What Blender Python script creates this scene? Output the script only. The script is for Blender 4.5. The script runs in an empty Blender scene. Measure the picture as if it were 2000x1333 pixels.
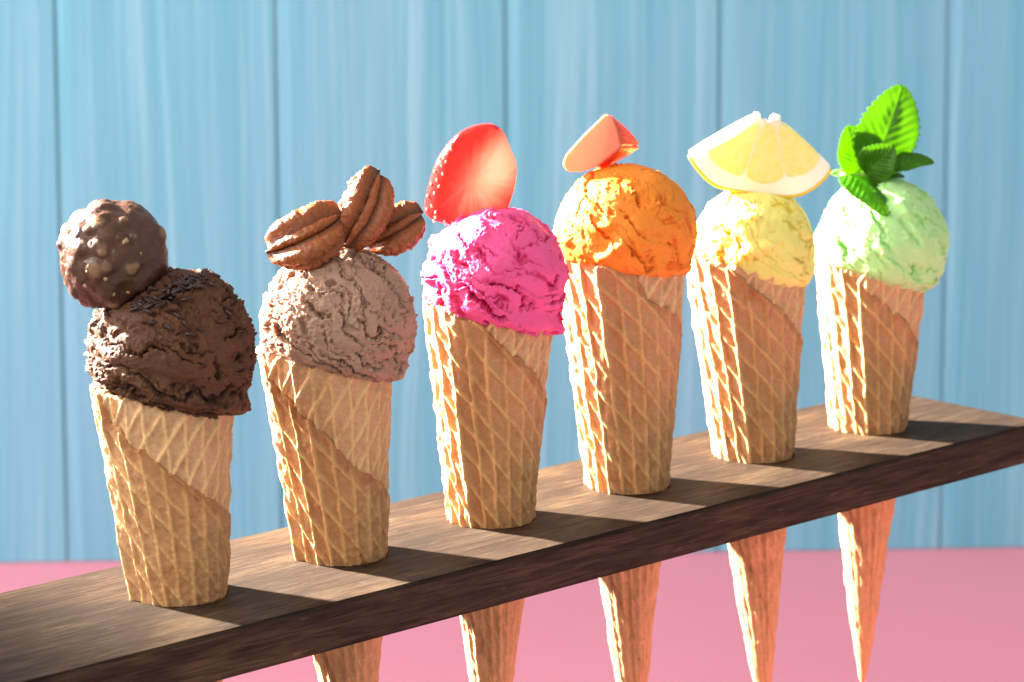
import bpy, bmesh, math, random
import numpy as np
from mathutils import Vector, Matrix
from mathutils.bvhtree import BVHTree

random.seed(7)
rng = np.random.default_rng(11)
S = bpy.context.scene
COL = S.collection
MM = 0.001
ZB = 0.240                                   # top of the rack board above the table

# ------------------------------------------------------------------ camera
PITCH = 0.1998
CAM = Vector((0, 0, ZB + 0.2549))
FPX = 5833.0
cd = bpy.data.cameras.new('camera')
cam = bpy.data.objects.new('camera', cd)
COL.objects.link(cam)
cam.location = CAM
cam.rotation_euler = (math.pi / 2 - PITCH, 0, 0)
cd.sensor_width = 36
cd.lens = 105
cd.clip_start = 0.02
cd.clip_end = 50
cd.dof.use_dof = True
cd.dof.focus_distance = 0.935
cd.dof.aperture_fstop = 23
S.camera = cam

# ------------------------------------------------------------------ world and lamps
w = bpy.data.worlds.new('World')
S.world = w
w.use_nodes = True
bg = w.node_tree.nodes['Background']
bg.inputs[0].default_value = (1.0, 0.97, 0.95, 1)
bg.inputs[1].default_value = 0.66


def lamp(name, kind, loc, target, power, size, color, size_y=None):
    l = bpy.data.lights.new(name, kind)
    o = bpy.data.objects.new(name, l)
    COL.objects.link(o)
    o.location = loc
    o.rotation_euler = (Vector(target) - Vector(loc)).to_track_quat('-Z', 'Y').to_euler()
    l.energy = power
    l.color = color
    if kind == 'AREA':
        l.shape = 'RECTANGLE' if size_y else 'DISK'
        l.size = size
        if size_y:
            l.size_y = size_y
    else:
        l.shadow_soft_size = size
    return o


lamp('key_lamp', 'SPOT', (-1.16, 1.53, 0.89), (0.05, 1.00, 0.34), 2000, 0.036, (1.0, 0.93, 0.82))
bpy.data.lights['key_lamp'].spot_size = math.radians(23)
bpy.data.lights['key_lamp'].spot_blend = 0.55
lamp('fill_softbox', 'AREA', (-0.75, 0.05, 1.04), (0.0, 1.1, 0.3), 10.0, 0.9, (1.0, 0.97, 0.93), 0.9)
lamp('added_wall_fill', 'AREA', (-1.60, 1.05, 1.10), (0.10, 1.78, 0.35), 31.0, 0.6, (1.0, 0.97, 0.93), 0.6)  # added unseen lamp that brightens the plank wall and tabletop

vs = S.view_settings
vs.view_transform = 'Standard'
vs.look = 'None'
vs.exposure = 0
vs.gamma = 1
vs.use_curve_mapping = False
S.render.engine = 'CYCLES'

# ------------------------------------------------------------------ helpers
CP, SP = math.cos(PITCH), math.sin(PITCH)


def ray(px, py):
    """direction of a photo pixel (2000 x 1333)"""
    X = (px - 1000) / FPX
    U = (666.5 - py) / FPX
    return Vector((X, CP + U * SP, -SP + U * CP))


def at_y(px, py, y):
    d = ray(px, py)
    return CAM + d * ((y - CAM.y) / d.y)


def at_z(px, py, z):
    d = ray(px, py)
    return CAM + d * ((z - CAM.z) / d.z)


_perm = rng.permutation(256)
_perm = np.concatenate([_perm, _perm, _perm]).astype(np.int64)
_g = rng.normal(size=(256, 3))
_g /= np.linalg.norm(_g, axis=1)[:, None]
_g = _g.astype(np.float32)


def noise(P):
    P = np.asarray(P, dtype=np.float32)
    i = np.floor(P).astype(np.int64)
    f = P - i
    i &= 255
    u = f * f * f * (f * (f * 6 - 15) + 10)
    res = 0
    for dx in (0, 1):
        wx = u[:, 0] if dx else 1 - u[:, 0]
        hx = _perm[i[:, 0] + dx]
        for dy in (0, 1):
            wy = u[:, 1] if dy else 1 - u[:, 1]
            hy = _perm[hx + i[:, 1] + dy]
            for dz in (0, 1):
                wz = u[:, 2] if dz else 1 - u[:, 2]
                g = _g[_perm[hy + i[:, 2] + dz]]
                dot = g[:, 0] * (f[:, 0] - dx) + g[:, 1] * (f[:, 1] - dy) + g[:, 2] * (f[:, 2] - dz)
                res = res + wx * wy * wz * dot
    return res * 1.5


def fbm(P, o=3, gain=.5):
    a, r = 1.0, 0
    for k in range(o):
        r = r + a * noise(P * (2.03 ** k) + 17.3 * k)
        a *= gain
    return r


def sstep(a, b, x):
    t = np.clip((x - a) / (b - a), 0, 1)
    return t * t * (3 - 2 * t)


def mesh_np(name, V, F, mat=None, parent=None, smooth=True, attrs=None):
    """V (n,3), F (m,k) faces -> linked object"""
    V = np.asarray(V, dtype=np.float32)
    F = np.asarray(F, dtype=np.int32)
    me = bpy.data.meshes.new(name)
    me.vertices.add(len(V))
    me.vertices.foreach_set('co', V.ravel())
    m, k = F.shape
    me.loops.add(m * k)
    me.loops.foreach_set('vertex_index', F.ravel())
    me.polygons.add(m)
    me.polygons.foreach_set('loop_start', np.arange(0, m * k, k, dtype=np.int32))
    me.update(calc_edges=True)
    me.validate()
    if smooth:
        me.polygons.foreach_set('use_smooth', np.ones(len(me.polygons), dtype=bool))
    for n, a in (attrs or {}).items():
        at = me.attributes.new(n, 'FLOAT', 'POINT')
        at.data.foreach_set('value', np.asarray(a, dtype=np.float32))
    return link(name, me, mat, parent)


def link(name, me, mat=None, parent=None):
    o = bpy.data.objects.new(name, me)
    COL.objects.link(o)
    if mat:
        me.materials.append(mat)
    if parent:
        o.parent = parent
    return o


def empty(name, loc=(0, 0, 0), rot=(0, 0, 0)):
    o = bpy.data.objects.new(name, None)
    o.empty_display_size = 0.01
    COL.objects.link(o)
    o.location = loc
    o.rotation_euler = rot
    return o


def tag(o, label, cat=None, group=None, kind=None):
    o['label'] = label
    if cat:
        o['category'] = cat
    if group:
        o['group'] = group
    if kind:
        o['kind'] = kind
    return o


def bm_obj(name, bm, mat=None, parent=None, smooth=False):
    bmesh.ops.recalc_face_normals(bm, faces=bm.faces)
    me = bpy.data.meshes.new(name)
    bm.to_mesh(me)
    bm.free()
    if smooth:
        me.polygons.foreach_set('use_smooth', np.ones(len(me.polygons), dtype=bool))
    return link(name, me, mat, parent)


def grid_faces(nr, nc, wrap=False):
    r = np.arange(nr - 1)[:, None]
    c = np.arange(nc if wrap else nc - 1)[None, :]
    a = r * nc + c
    b = r * nc + (c + 1) % nc
    return np.stack([a, b, b + nc, a + nc], -1).reshape(-1, 4)


def cube_sphere(n):
    t = np.tan(np.linspace(-1, 1, n + 1) * math.pi / 4)
    A, B = np.meshgrid(t, t, indexing='ij')
    A, B = A.ravel(), B.ravel()
    O = np.ones_like(A)
    fs = [(O, A, B), (-O, B, A), (B, O, A), (A, -O, B), (A, B, O), (B, A, -O)]
    V = np.concatenate([np.stack(f, -1) for f in fs])
    Q = grid_faces(n + 1, n + 1)
    F = np.concatenate([Q + k * (n + 1) ** 2 for k in range(6)])
    key = np.round(V * 1e5).astype(np.int64)
    _, idx, inv = np.unique(key, axis=0, return_index=True, return_inverse=True)
    V = V[idx]
    F = inv.ravel()[F]
    V /= np.linalg.norm(V, axis=1)[:, None]
    c = V[F].mean(1)
    nn = np.cross(V[F[:, 1]] - V[F[:, 0]], V[F[:, 2]] - V[F[:, 0]])
    flip = (nn * c).sum(1) < 0
    F[flip] = F[flip][:, ::-1]
    return V, F


# ------------------------------------------------------------------ materials
class NT:
    def __init__(s, name):
        s.m = bpy.data.materials.new(name)
        s.m.use_nodes = True
        s.t = s.m.node_tree
        s.b = s.t.nodes['Principled BSDF']
        s.out = s.t.nodes['Material Output']

    def n(s, typ, **kw):
        x = s.t.nodes.new(typ)
        for k, v in kw.items():
            if k.startswith('i_'):
                x.inputs[k[2:].replace('_', ' ')].default_value = v
            else:
                setattr(x, k, v)
        return x

    def l(s, a, b):
        s.t.links.new(a, b)

    def coord(s, scale=(1, 1, 1), rot=(0, 0, 0), kind='Object'):
        tc = s.n('ShaderNodeTexCoord')
        mp = s.n('ShaderNodeMapping')
        mp.inputs['Scale'].default_value = scale
        mp.inputs['Rotation'].default_value = rot
        s.l(tc.outputs[kind], mp.inputs[0])
        return mp.outputs[0]

    def noise(s, vec, scale, detail=4, rough=.5, dist=0):
        x = s.n('ShaderNodeTexNoise')
        x.inputs['Scale'].default_value = scale
        x.inputs['Detail'].default_value = detail
        x.inputs['Roughness'].default_value = rough
        x.inputs['Distortion'].default_value = dist
        s.l(vec, x.inputs['Vector'])
        return x.outputs['Fac']

    def ramp(s, fac, stops):
        x = s.n('ShaderNodeValToRGB')
        e = x.color_ramp.elements
        while len(e) < len(stops):
            e.new(0.5)
        for k, (p, c) in enumerate(stops):
            e[k].position = p
            e[k].color = (*c, 1) if len(c) == 3 else c
        s.l(fac, x.inputs[0])
        return x.outputs[0]

    def mix(s, fac, a, b, blend='MIX'):
        x = s.n('ShaderNodeMix', data_type='RGBA', blend_type=blend)
        for v, k in ((fac, 0), (a, 6), (b, 7)):
            if isinstance(v, (float, int)):
                x.inputs[k].default_value = v
            elif isinstance(v, tuple):
                x.inputs[k].default_value = (*v, 1)
            else:
                s.l(v, x.inputs[k])
        return x.outputs[2]

    def attr(s, name):
        return s.n('ShaderNodeAttribute', attribute_name=name).outputs['Fac']

    def math(s, op, a, b=0.0):
        x = s.n('ShaderNodeMath', operation=op)
        for v, k in ((a, 0), (b, 1)):
            if isinstance(v, (float, int)):
                x.inputs[k].default_value = v
            else:
                s.l(v, x.inputs[k])
        return x.outputs[0]

    def bump(s, h, strength, dist, normal=None):
        x = s.n('ShaderNodeBump')
        x.inputs['Strength'].default_value = strength
        x.inputs['Distance'].default_value = dist
        s.l(h, x.inputs['Height'])
        if normal:
            s.l(normal, x.inputs['Normal'])
        return x.outputs[0]

    def set(s, **kw):
        for k, v in kw.items():
            k = k.replace('_', ' ')
            if isinstance(v, (float, int)):
                s.b.inputs[k].default_value = v
            elif isinstance(v, tuple):
                s.b.inputs[k].default_value = (*v, 1) if len(v) == 3 and 'Radius' not in k else v
            else:
                s.l(v, s.b.inputs[k])
        return s


def mat_plank():
    t = NT('painted_plank')
    oi = t.n('ShaderNodeObjectInfo')
    tc = t.n('ShaderNodeTexCoord')
    off = t.n('ShaderNodeVectorMath', operation='SCALE')
    cmb = t.n('ShaderNodeCombineXYZ')
    t.l(oi.outputs['Random'], cmb.inputs[0])
    t.l(oi.outputs['Random'], cmb.inputs[2])
    t.l(cmb.outputs[0], off.inputs[0])
    off.inputs['Scale'].default_value = 37.0
    add = t.n('ShaderNodeVectorMath', operation='ADD')
    t.l(tc.outputs['Object'], add.inputs[0])
    t.l(off.outputs[0], add.inputs[1])

    def mp(sc):
        x = t.n('ShaderNodeMapping')
        x.inputs['Scale'].default_value = sc
        t.l(add.outputs[0], x.inputs[0])
        return x.outputs[0]
    # slow bending of the grain lines
    big = t.noise(mp((7, 7, 1.6)), 1.0, 2)
    sx = t.n('ShaderNodeSeparateXYZ')
    t.l(add.outputs[0], sx.inputs[0])
    gx = t.math('ADD', sx.outputs[0], t.math('MULTIPLY', big, 0.055))
    cz = t.n('ShaderNodeCombineXYZ')
    t.l(gx, cz.inputs[0])
    t.l(t.math('MULTIPLY', sx.outputs[2], 0.012), cz.inputs[2])
    fine = t.noise(cz.outputs[0], 260, 3, .65)
    wide = t.noise(cz.outputs[0], 75, 2, .5)
    patch = t.noise(mp((9, 9, 2)), 1.0, 3)
    col = t.ramp(wide, [(.28, (.135, .435, .58)), (.45, (.165, .475, .63)), (.58, (.19, .505, .665)), (.72, (.28, .58, .73))])
    col = t.mix(t.ramp(fine, [(.38, (.7,) * 3), (.52, (0,) * 3)]), col, (.095, .41, .53))
    col = t.mix(t.ramp(fine, [(.54, (0,) * 3), (.72, (.5,) * 3)]), col, (.38, .68, .77))
    col = t.mix(t.ramp(patch, [(.35, (0,) * 3), (.7, (.45,) * 3)]), col, (.24, .46, .635))
    t.set(Base_Color=col, Roughness=.5)
    h = t.math('ADD', t.math('MULTIPLY', fine, .6), wide)
    t.l(t.bump(h, .55, .0012), t.b.inputs['Normal'])
    return t.m


def mat_table():
    t = NT('pink_tabletop')
    v = t.coord((1, 1, 1))
    n = t.noise(v, 500, 4)
    n2 = t.noise(v, 9, 3)
    col = t.mix(n2, (.83, .265, .345), (.87, .295, .385))
    t.set(Base_Color=col, Roughness=.55)
    t.l(t.bump(n, .08, .0004), t.b.inputs['Normal'])
    return t.m


def mat_board():
    t = NT('stained_wood')
    v = t.coord((8, 95, 95))
    g1 = t.noise(v, 4, 6, .65, .6)
    v2 = t.coord((24, 420, 420))
    g2 = t.noise(v2, 3, 4, .6)
    v3 = t.coord((5, 16, 16))
    g3 = t.noise(v3, 3, 4, .55)
    col = t.ramp(g1, [(.28, (0.022, 0.0125, 0.008)), (.46, (0.043, 0.0255, 0.0155)), (.60, (0.068, 0.0425, 0.0255)), (.76, (0.108, 0.070, 0.042))])
    col = t.mix(t.ramp(g3, [(.4, (0,) * 3), (.68, (.75,) * 3)]), col, (0.0196, 0.0119, 0.0084))
    col = t.mix(t.ramp(g3, [(.30, (.55,) * 3), (.44, (0,) * 3)]), col, (0.1167, 0.0726, 0.0370))
    col = t.mix(t.ramp(g2, [(.40, (.55,) * 3), (.54, (0,) * 3)]), col, (0.0126, 0.0069, 0.0046))
    # pale scuffs
    sc = t.noise(t.coord((30, 120, 120)), 3, 6, .7)
    col = t.mix(t.ramp(sc, [(.62, (0,) * 3), (.72, (.35,) * 3)]), col, (0.2334, 0.1625, 0.0924))
    t.set(Base_Color=col, Specular_IOR_Level=.10, Roughness=t.ramp(g2, [(.3, (.75,) * 3), (.7, (.55,) * 3)]))
    sp_ = t.noise(t.coord((260, 700, 700)), 3, 3, .6)
    h = t.math('ADD', t.math('ADD', g2, t.math('MULTIPLY', sp_, .35)), t.math('MULTIPLY', g1, .6))
    t.l(t.bump(h, .4, .0005), t.b.inputs['Normal'])
    return t.m


def mat_waffle():
    t = NT('waffle')
    v = t.coord((1, 1, 1))
    n1 = t.noise(v, 90, 4, .6)
    n2 = t.noise(v, 900, 4, .7)
    n3 = t.noise(v, 2600, 3, .6)
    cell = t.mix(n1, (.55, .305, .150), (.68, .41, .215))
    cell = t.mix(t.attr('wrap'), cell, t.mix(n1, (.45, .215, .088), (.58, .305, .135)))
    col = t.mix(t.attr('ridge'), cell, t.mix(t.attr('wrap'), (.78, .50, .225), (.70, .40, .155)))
    col = t.mix(t.attr('toast'), col, (.40, .165, .060))
    col = t.mix(t.ramp(n2, [(.33, (.45,) * 3), (.5, (0,) * 3)]), col, (.40, .19, .085))
    col = t.mix(t.ramp(n2, [(.56, (0,) * 3), (.72, (.35,) * 3)]), col, (.80, .56, .34))
    t.set(Base_Color=col, Roughness=.62, Subsurface_Weight=.07, Subsurface_Radius=(.9, .45, .2),
          Subsurface_Scale=.0015, Specular_IOR_Level=.35)
    h = t.math('ADD', n2, t.math('MULTIPLY', n3, .6))
    t.l(t.bump(h, .55, .0005), t.b.inputs['Normal'])
    return t.m


def mat_ice(name, c_lo, c_hi, c_deep, rough=.5, sss=.35, bumpd=.0005, grain=1300, rad=(1, .6, .4)):
    t = NT(name)
    v = t.coord((1, 1, 1))
    n1 = t.noise(v, 120, 4, .6)
    n2 = t.noise(v, grain, 4, .65)
    n3 = t.noise(v, grain * 2.6, 3, .6)
    col = t.mix(n1, c_lo, c_hi)
    col = t.mix(t.attr('cavity_shade'), col, c_deep)  # shade of tears and pits put into the colour
    col = t.mix(t.ramp(n2, [(.58, (0,) * 3), (.75, (.25,) * 3)]), col, tuple(min(1, x * 1.35 + .04) for x in c_hi))
    t.set(Base_Color=col, Roughness=rough, Subsurface_Weight=sss, Subsurface_Radius=rad, Subsurface_Scale=.0030,
          Specular_IOR_Level=.22)
    h = t.math('ADD', n2, t.math('MULTIPLY', n3, .5))
    t.l(t.bump(h, .5, bumpd), t.b.inputs['Normal'])
    return t.m


def mat_simple(name, col, rough=.5, sss=0.0, scale=.002, rad=(1, .5, .3), nscale=300, var=.15, bump=0.0, spec=.5):
    t = NT(name)
    n = t.noise(t.coord(), nscale, 4, .6)
    c = t.mix(n, tuple(x * (1 - var) for x in col), tuple(min(1, x * (1 + var)) for x in col))
    t.set(Base_Color=c, Roughness=rough, Subsurface_Weight=sss, Subsurface_Radius=rad, Subsurface_Scale=scale,
          Specular_IOR_Level=spec)
    if bump:
        t.l(t.bump(n, .6, bump), t.b.inputs['Normal'])
    return t.m


def translucent(t, col, fac, tcol=None):
    """mix the principled surface with light passing through"""
    tr = t.n('ShaderNodeBsdfTranslucent')
    if tcol is None:
        tcol = col
    if isinstance(tcol, tuple):
        tr.inputs[0].default_value = (*tcol, 1)
    else:
        t.l(tcol, tr.inputs[0])
    mx = t.n('ShaderNodeMixShader')
    mx.inputs[0].default_value = fac
    t.l(t.b.outputs[0], mx.inputs[1])
    t.l(tr.outputs[0], mx.inputs[2])
    t.l(mx.outputs[0], t.out.inputs[0])


M_PLANK, M_TABLE, M_BOARD, M_WAFFLE = mat_plank(), mat_table(), mat_board(), mat_waffle()

# ------------------------------------------------------------------ setting: table and plank wall
YW, DW = 1.778, 0.056                        # wall foot: y = YW + DW*x
bm = bmesh.new()
bmesh.ops.create_cube(bm, size=1)
for v in bm.verts:
    v.co = Vector((v.co.x * 1.16 - .16, v.co.y * 1.10 + 1.325, v.co.z * .03 - .015))
bmesh.ops.bevel(bm, geom=list(bm.edges), offset=.003, segments=2, affect='EDGES')
table = tag(bm_obj('table', bm, M_TABLE), 'smooth pink tabletop under the wooden rack', kind='structure')

yaw = math.atan(DW)
LEAN = math.radians(4.2)
wall = empty('wall', (0, YW, 0), (0, 0, yaw))
tag(wall, 'light blue painted wooden plank wall behind the pink table', kind='structure')
# groove positions read off the photo at the wall's foot
WR = Matrix.Rotation(yaw, 4, 'Z') @ Matrix.Rotation(-LEAN, 4, 'X')
WM = Matrix.Translation((0, YW, 0)) @ WR
wall.matrix_world = WM
WI = WM.inverted()


def wall_x(px, py):
    o = WI @ CAM
    d = WI.to_3x3() @ ray(px, py)
    return (o + d * (-o.y / d.y)).x


gx = [wall_x(*p) for p in ((112, 300), (540, 300), (987, 300), (1403, 300), (1846, 300))]
pw = (gx[-1] - gx[0]) / 4
gx = [gx[0] - k * pw for k in (2, 1)] + gx + [gx[-1] + k * pw for k in (1, 2)]
HW = 0.74
for a, b in zip(gx[:-1], gx[1:]):
    wd = b - a - .0003
    ch = .0090
    prof = [(-wd / 2, .016), (-wd / 2, ch * .2), (-wd / 2 + ch * .3, ch * .12), (-wd / 2 + ch, 0), (wd / 2 - .0010, 0),
            (wd / 2 - .0003, .0002), (wd / 2, .0010), (wd / 2, .016)]
    bm = bmesh.new()
    lo = [bm.verts.new((x, y, .0005)) for x, y in prof]
    hi = [bm.verts.new((x, y, HW)) for x, y in prof]
    n = len(prof)
    for k in range(n):
        bm.faces.new((lo[k], lo[(k + 1) % n], hi[(k + 1) % n], hi[k]))
    bm.faces.new(lo)
    bm.faces.new(hi)
    o = bm_obj('plank', bm, M_PLANK, wall)
    o.location = ((a + b) / 2, 0, 0)
bm = bmesh.new()
bmesh.ops.create_cube(bm, size=1)
for v in bm.verts:
    v.co = Vector((v.co.x * (gx[-1] - gx[0]) + (gx[-1] + gx[0]) / 2, v.co.y * .002 + .0175, v.co.z * (HW - .003) + HW / 2 + .001))
bm_obj('backing_panel', bm, M_PLANK, wall)

# ------------------------------------------------------------------ wooden rack
PHI = 0.759844
DV = Vector((math.cos(PHI), math.sin(PHI), 0))
NV = Vector((-math.sin(PHI), math.cos(PHI), 0))
C1 = Vector((-0.101006, 0.873308, ZB))
WF, WBK, TH, ENDD = 0.04075, 0.03848, 0.01488, 0.3797
R0 = 14.4                                     # cone radius at the board top, mm
BASES = [(262, 445, 1187), (578, 755, 1104), (877, 1043, 1032), (1147, 1309, 965), (1397, 1555, 906), (1620, 1772, 851)]
centres = []
for k, (l, r, b) in enumerate(BASES):
    c = C1 + DV * (.065 * k)
    # nudge sideways to the measured base
    m = at_z((l + r) / 2, b, ZB)
    rr = ray((l + r) / 2, 0)
    x = c.y / m.y * m.x
    tgt = Vector((x, c.y, ZB))
    s = (tgt - c).x
    centres.append(c + DV * (s * .6))

rack = empty('cone_rack', C1)
rack.rotation_euler = (0, 0, PHI)
tag(rack, 'dark stained wooden plank with holes holding the six ice cream cones', 'rack')


def box_bm(x0, x1, y0, y1, z0, z1, bev=.0012):
    bm = bmesh.new()
    bmesh.ops.create_cube(bm, size=1)
    for v in bm.verts:
        v.co = Vector(((v.co.x + .5) * (x1 - x0) + x0, (v.co.y + .5) * (y1 - y0) + y0, (v.co.z + .5) * (z1 - z0) + z0))
    bmesh.ops.bevel(bm, geom=list(bm.edges), offset=bev, segments=3, affect='EDGES')
    return bm


board = bm_obj('board', box_bm(-.135, ENDD, -WF, WBK, -TH, 0), M_BOARD, rack)
cut_objs = []
bmc = bmesh.new()
for c in centres:
    dl = (c - C1).dot(DV)
    bmesh.ops.create_cone(bmc, cap_ends=True, segments=48, radius1=.0132, radius2=.0152, depth=.04,
                          matrix=Matrix.Translation((dl, 0, -.0075)))
cutter = bm_obj('cutter', bmc, None, rack)
md = board.modifiers.new('holes', 'BOOLEAN')
md.object = cutter
md.operation = 'DIFFERENCE'
md.solver = 'EXACT'
bpy.context.view_layer.update()
dg = bpy.context.evaluated_depsgraph_get()
newme = bpy.data.meshes.new_from_object(board.evaluated_get(dg))
board.modifiers.clear()
board.data = newme
bpy.data.objects.remove(cutter)
bm_obj('leg', box_bm(-.072, -.057, -WF + .002, WBK - .002, -ZB + .0125, -TH - .0002), M_BOARD, rack)
bm_obj('foot', box_bm(-.076, .30, -WF, WBK, -ZB + .0003, -ZB + .0122), M_BOARD, rack)

# ------------------------------------------------------------------ waffle cones
# rim centre pixel, half width px there, rim tilt (deg), measured wrap edge, crease angle
CONES = [
    dict(mid=(325.5, 780, 139.5), rimy=770, tilt=13, edge=[(200, 770), (215, 815), (250, 858), (300, 897), (380, 955), (435, 995), (452, 1012)], crease=-62, res=1.0,
         label='waffle cone under the dark chocolate scoop'),
    dict(mid=(645, 740, 129), rimy=698, tilt=15, edge=[(520, 690), (536, 737), (559, 775), (595, 812), (630, 842), (690, 910), (735, 940), (757, 965)], crease=-60, res=1.0,
         label='waffle cone under the greyish brown scoop with pecans'),
    dict(mid=(958, 650, 124.5), rimy=606, tilt=13, edge=[(868, 590), (912, 616), (950, 639), (987, 680), (1044, 732), (1066, 777)], crease=-31, res=.95,
         label='waffle cone under the bright pink scoop'),
    dict(mid=(1217.5, 540, 125.5), rimy=497, tilt=8, edge=[(1110, 495), (1185, 513), (1238, 533), (1271, 585), (1323, 622), (1333, 650)], crease=-22, res=.85,
         label='waffle cone under the orange scoop'),
    dict(mid=(1461, 550, 117), rimy=506, tilt=12, edge=[(1380, 485), (1402, 500), (1463, 554), (1539, 622), (1566, 665)], crease=-14, res=.8,
         label='waffle cone under the yellow scoop'),
    dict(mid=(1704, 550, 108), rimy=510, tilt=17, edge=[(1620, 505), (1655, 528), (1683, 555), (1740, 605), (1790, 675)], crease=-12, res=.75,
         label='waffle cone under the pale green scoop'),
]


def build_cone(k, C):
    B = centres[k]
    px, py, hw = C['mid']
    P = at_y(px, py, B.y)
    dx, dz = P.x - B.x, P.z - B.z
    lean = math.atan2(dx, dz)
    h1 = math.hypot(dx, dz) / MM
    r1 = hw / FPX * (P - CAM).length / MM
    rimc = at_y(px, C['rimy'], B.y)
    hr = (rimc.z - B.z) / math.cos(lean) / MM
    root = empty('waffle_cone', B, (0, lean, 0))
    tag(root, C['label'], 'waffle cone', 'waffle cones standing in the rack')
    bpy.context.view_layer.update()
    MI = (Matrix.Translation(B) @ Matrix.Rotation(lean, 4, 'Y')).inverted()
    zs = np.array([-101, -99, -94, -85, -60, -30, -15, 0, h1, h1 + 30])
    ro = np.array([.4, 1.2, 1.7, 2.6, 5.7, 9.4, 11.2, R0 - 1.4, r1 - 1.7, r1 - 1.7 + 30 * (r1 - R0) / h1])

    def rad(z):
        return np.interp(z, zs, ro)

    def hit(px, py):
        o = MI @ CAM / MM
        d = (MI.to_3x3() @ ray(px, py)).normalized()
        t0 = o.length
        best = None
        for t in np.arange(t0 - 80, t0 + 40, .25):
            q = o + d * t
            if math.hypot(q.x, q.y) < rad(q.z):
                best = q
                break
        if best is None:       # graze: nearest point to the axis
            best = o + d * (-(o.x * d.x + o.y * d.y) / (d.x ** 2 + d.y ** 2))
        return math.atan2(best.x, -best.y), best.z

    E = [hit(*p) for p in C['edge']]
    eth = np.array([e[0] for e in E])
    ez = np.array([e[1] for e in E])
    tl = math.tan(math.radians(C['tilt']))
    N1 = int(250 * C['res'])
    N2 = int(56 * C['res'])
    th = np.concatenate([np.linspace(-1.85, 1.85, N1, endpoint=False), np.linspace(1.85, 2 * math.pi - 1.85, N2, endpoint=False)])
    thw = (th + math.pi) % (2 * math.pi) - math.pi

    def rim(t):
        x = np.sin(t) * rad(hr)
        P3 = np.stack([np.cos(t) * 5, np.sin(t) * 5, np.full_like(t, k * 7.7)], -1)
        return hr - tl * x + 1.4 * fbm(P3, 3)

    # wrap edge: measured in front, rising to the rim on the left, low behind
    order = np.argsort(eth)
    a_th = np.concatenate([[-2.6, eth[order][0] - .25], eth[order], [2.2, 2.9]])
    a_z = np.concatenate([[200, 200], ez[order], [ez[order][-1] - 12, 30]])

    def ztop(t):
        P3 = np.stack([np.cos(t) * 9, np.sin(t) * 9, np.full_like(t, k * 3.1 + 40)], -1)
        z = np.interp(t, a_th, a_z) + 1.5 * fbm(P3 * .6, 3, .5)
        lf = sstep(2.6, 3.1, np.abs(t))
        z = z * (1 - lf) + lf * (hr - 4)
        return np.minimum(z, rim(t) - .5 + .4 * fbm(P3 * 2, 2))

    sp = 2 * math.pi / 21
    cr = math.radians(C['crease'])

    def relief(T, Z, layer):
        Rz = rad(Z)
        P3 = np.stack([Rz * np.sin(T), Rz * np.cos(T), Z], -1) + k * 31.7
        wob = .10 * noise(P3 * .09) + .05 * noise(P3 * .25)
        if layer:        # outer wrap
            a = T / sp + Z * .012 + wob
            b = (T * 15.5 - Z * -.70) / 7.0 + wob * .7
        else:
            a = T / sp + Z * .004 + wob
            b = (T * 18 - Z * .62) / 6.6 + wob * .7
        da = np.abs(a - np.floor(a) - .5) * sp * Rz
        db = np.abs(b - np.floor(b) - .5) * 5.4
        am = .65 + .35 * sstep(-.35, .5, noise(P3 * .08 + 9)) 
        bmod = .65 + .35 * sstep(-.4, .4, noise(P3 * .10 + 5))
        ra = np.exp(-(da / .66) ** 2.6) * am
        rb = np.exp(-(db / .66) ** 2.6) * bmod
        r = np.maximum(ra, rb) + .25 * np.minimum(ra, rb)
        fl_ = .5 if layer else .75
        r *= fl_ + (1 - fl_) * sstep(1.35, .1, T)
        r *= .34 + .66 * sstep(-45, 0, Z)
        d = (1.05 if k < 2 else 1.30) * r + .45 * fbm(P3 * .12, 2) + .22 * fbm(P3 * .45 + 3, 3)
        d += 1.1 * np.exp(-((T - cr - .03 * noise(P3 * .15)) / .14) ** 2) * sstep(-60, 10, Z) - .5 * np.exp(-((T - cr - .30) / .2) ** 2)
        return d, r

    # ---- inner shell
    rows = int(125 * C['res'])
    rm = rim(thw)
    z0 = min(ez.min() - 14, 20)
    v = np.linspace(0, 1, rows)[:, None]
    Z = z0 + (rm[None, :] - z0) * v
    T = np.broadcast_to(thw[None, :], Z.shape)
    d, r = relief(T.ravel(), Z.ravel(), 0)
    d = d.reshape(Z.shape)
    r = r.reshape(Z.shape)
    RR = rad(Z) + d
    zt0 = ztop(thw)
    RR -= 2.2 * sstep(.3, 2.2, zt0[None, :] - Z)      # the roll lies under the wrap here
    RR[-1] -= .35
    tz = np.clip((Z - (rm[None, :] - 2.0)) / 2.0, 0, 1)
    toast = .35 * tz ** 2 + .25 * sstep(.1, .6, fbm(np.stack([T.ravel() * 4, Z.ravel() * .1, np.full(Z.size, k + 2.2)], -1), 3)).reshape(Z.shape)
    Zl, Rl, rl, tlst = [Z], [RR], [r], [toast]
    for dr, dzz in ((1.2, .25), (2.3, -.1), (2.7, -2.5), (3.2, -9)):
        Zl.append((rm + dzz)[None, :])
        Rl.append((RR[-1] - dr)[None, :])
        rl.append(np.zeros((1, len(th))))
        tlst.append(np.full((1, len(th)), .3))
    Z, RR, r, toast = map(np.concatenate, (Zl, Rl, rl, tlst))
    T = np.broadcast_to(thw[None, :], Z.shape)
    V = np.stack([RR * np.sin(T), -RR * np.cos(T), Z], -1).reshape(-1, 3) * MM
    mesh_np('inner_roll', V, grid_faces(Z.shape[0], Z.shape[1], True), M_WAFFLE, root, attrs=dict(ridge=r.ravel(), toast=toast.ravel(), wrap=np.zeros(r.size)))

    # ---- outer wrap
    zt = ztop(thw)
    rowsA, rowsB = int(215 * C['res']), int(95 * C['res'])
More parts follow.
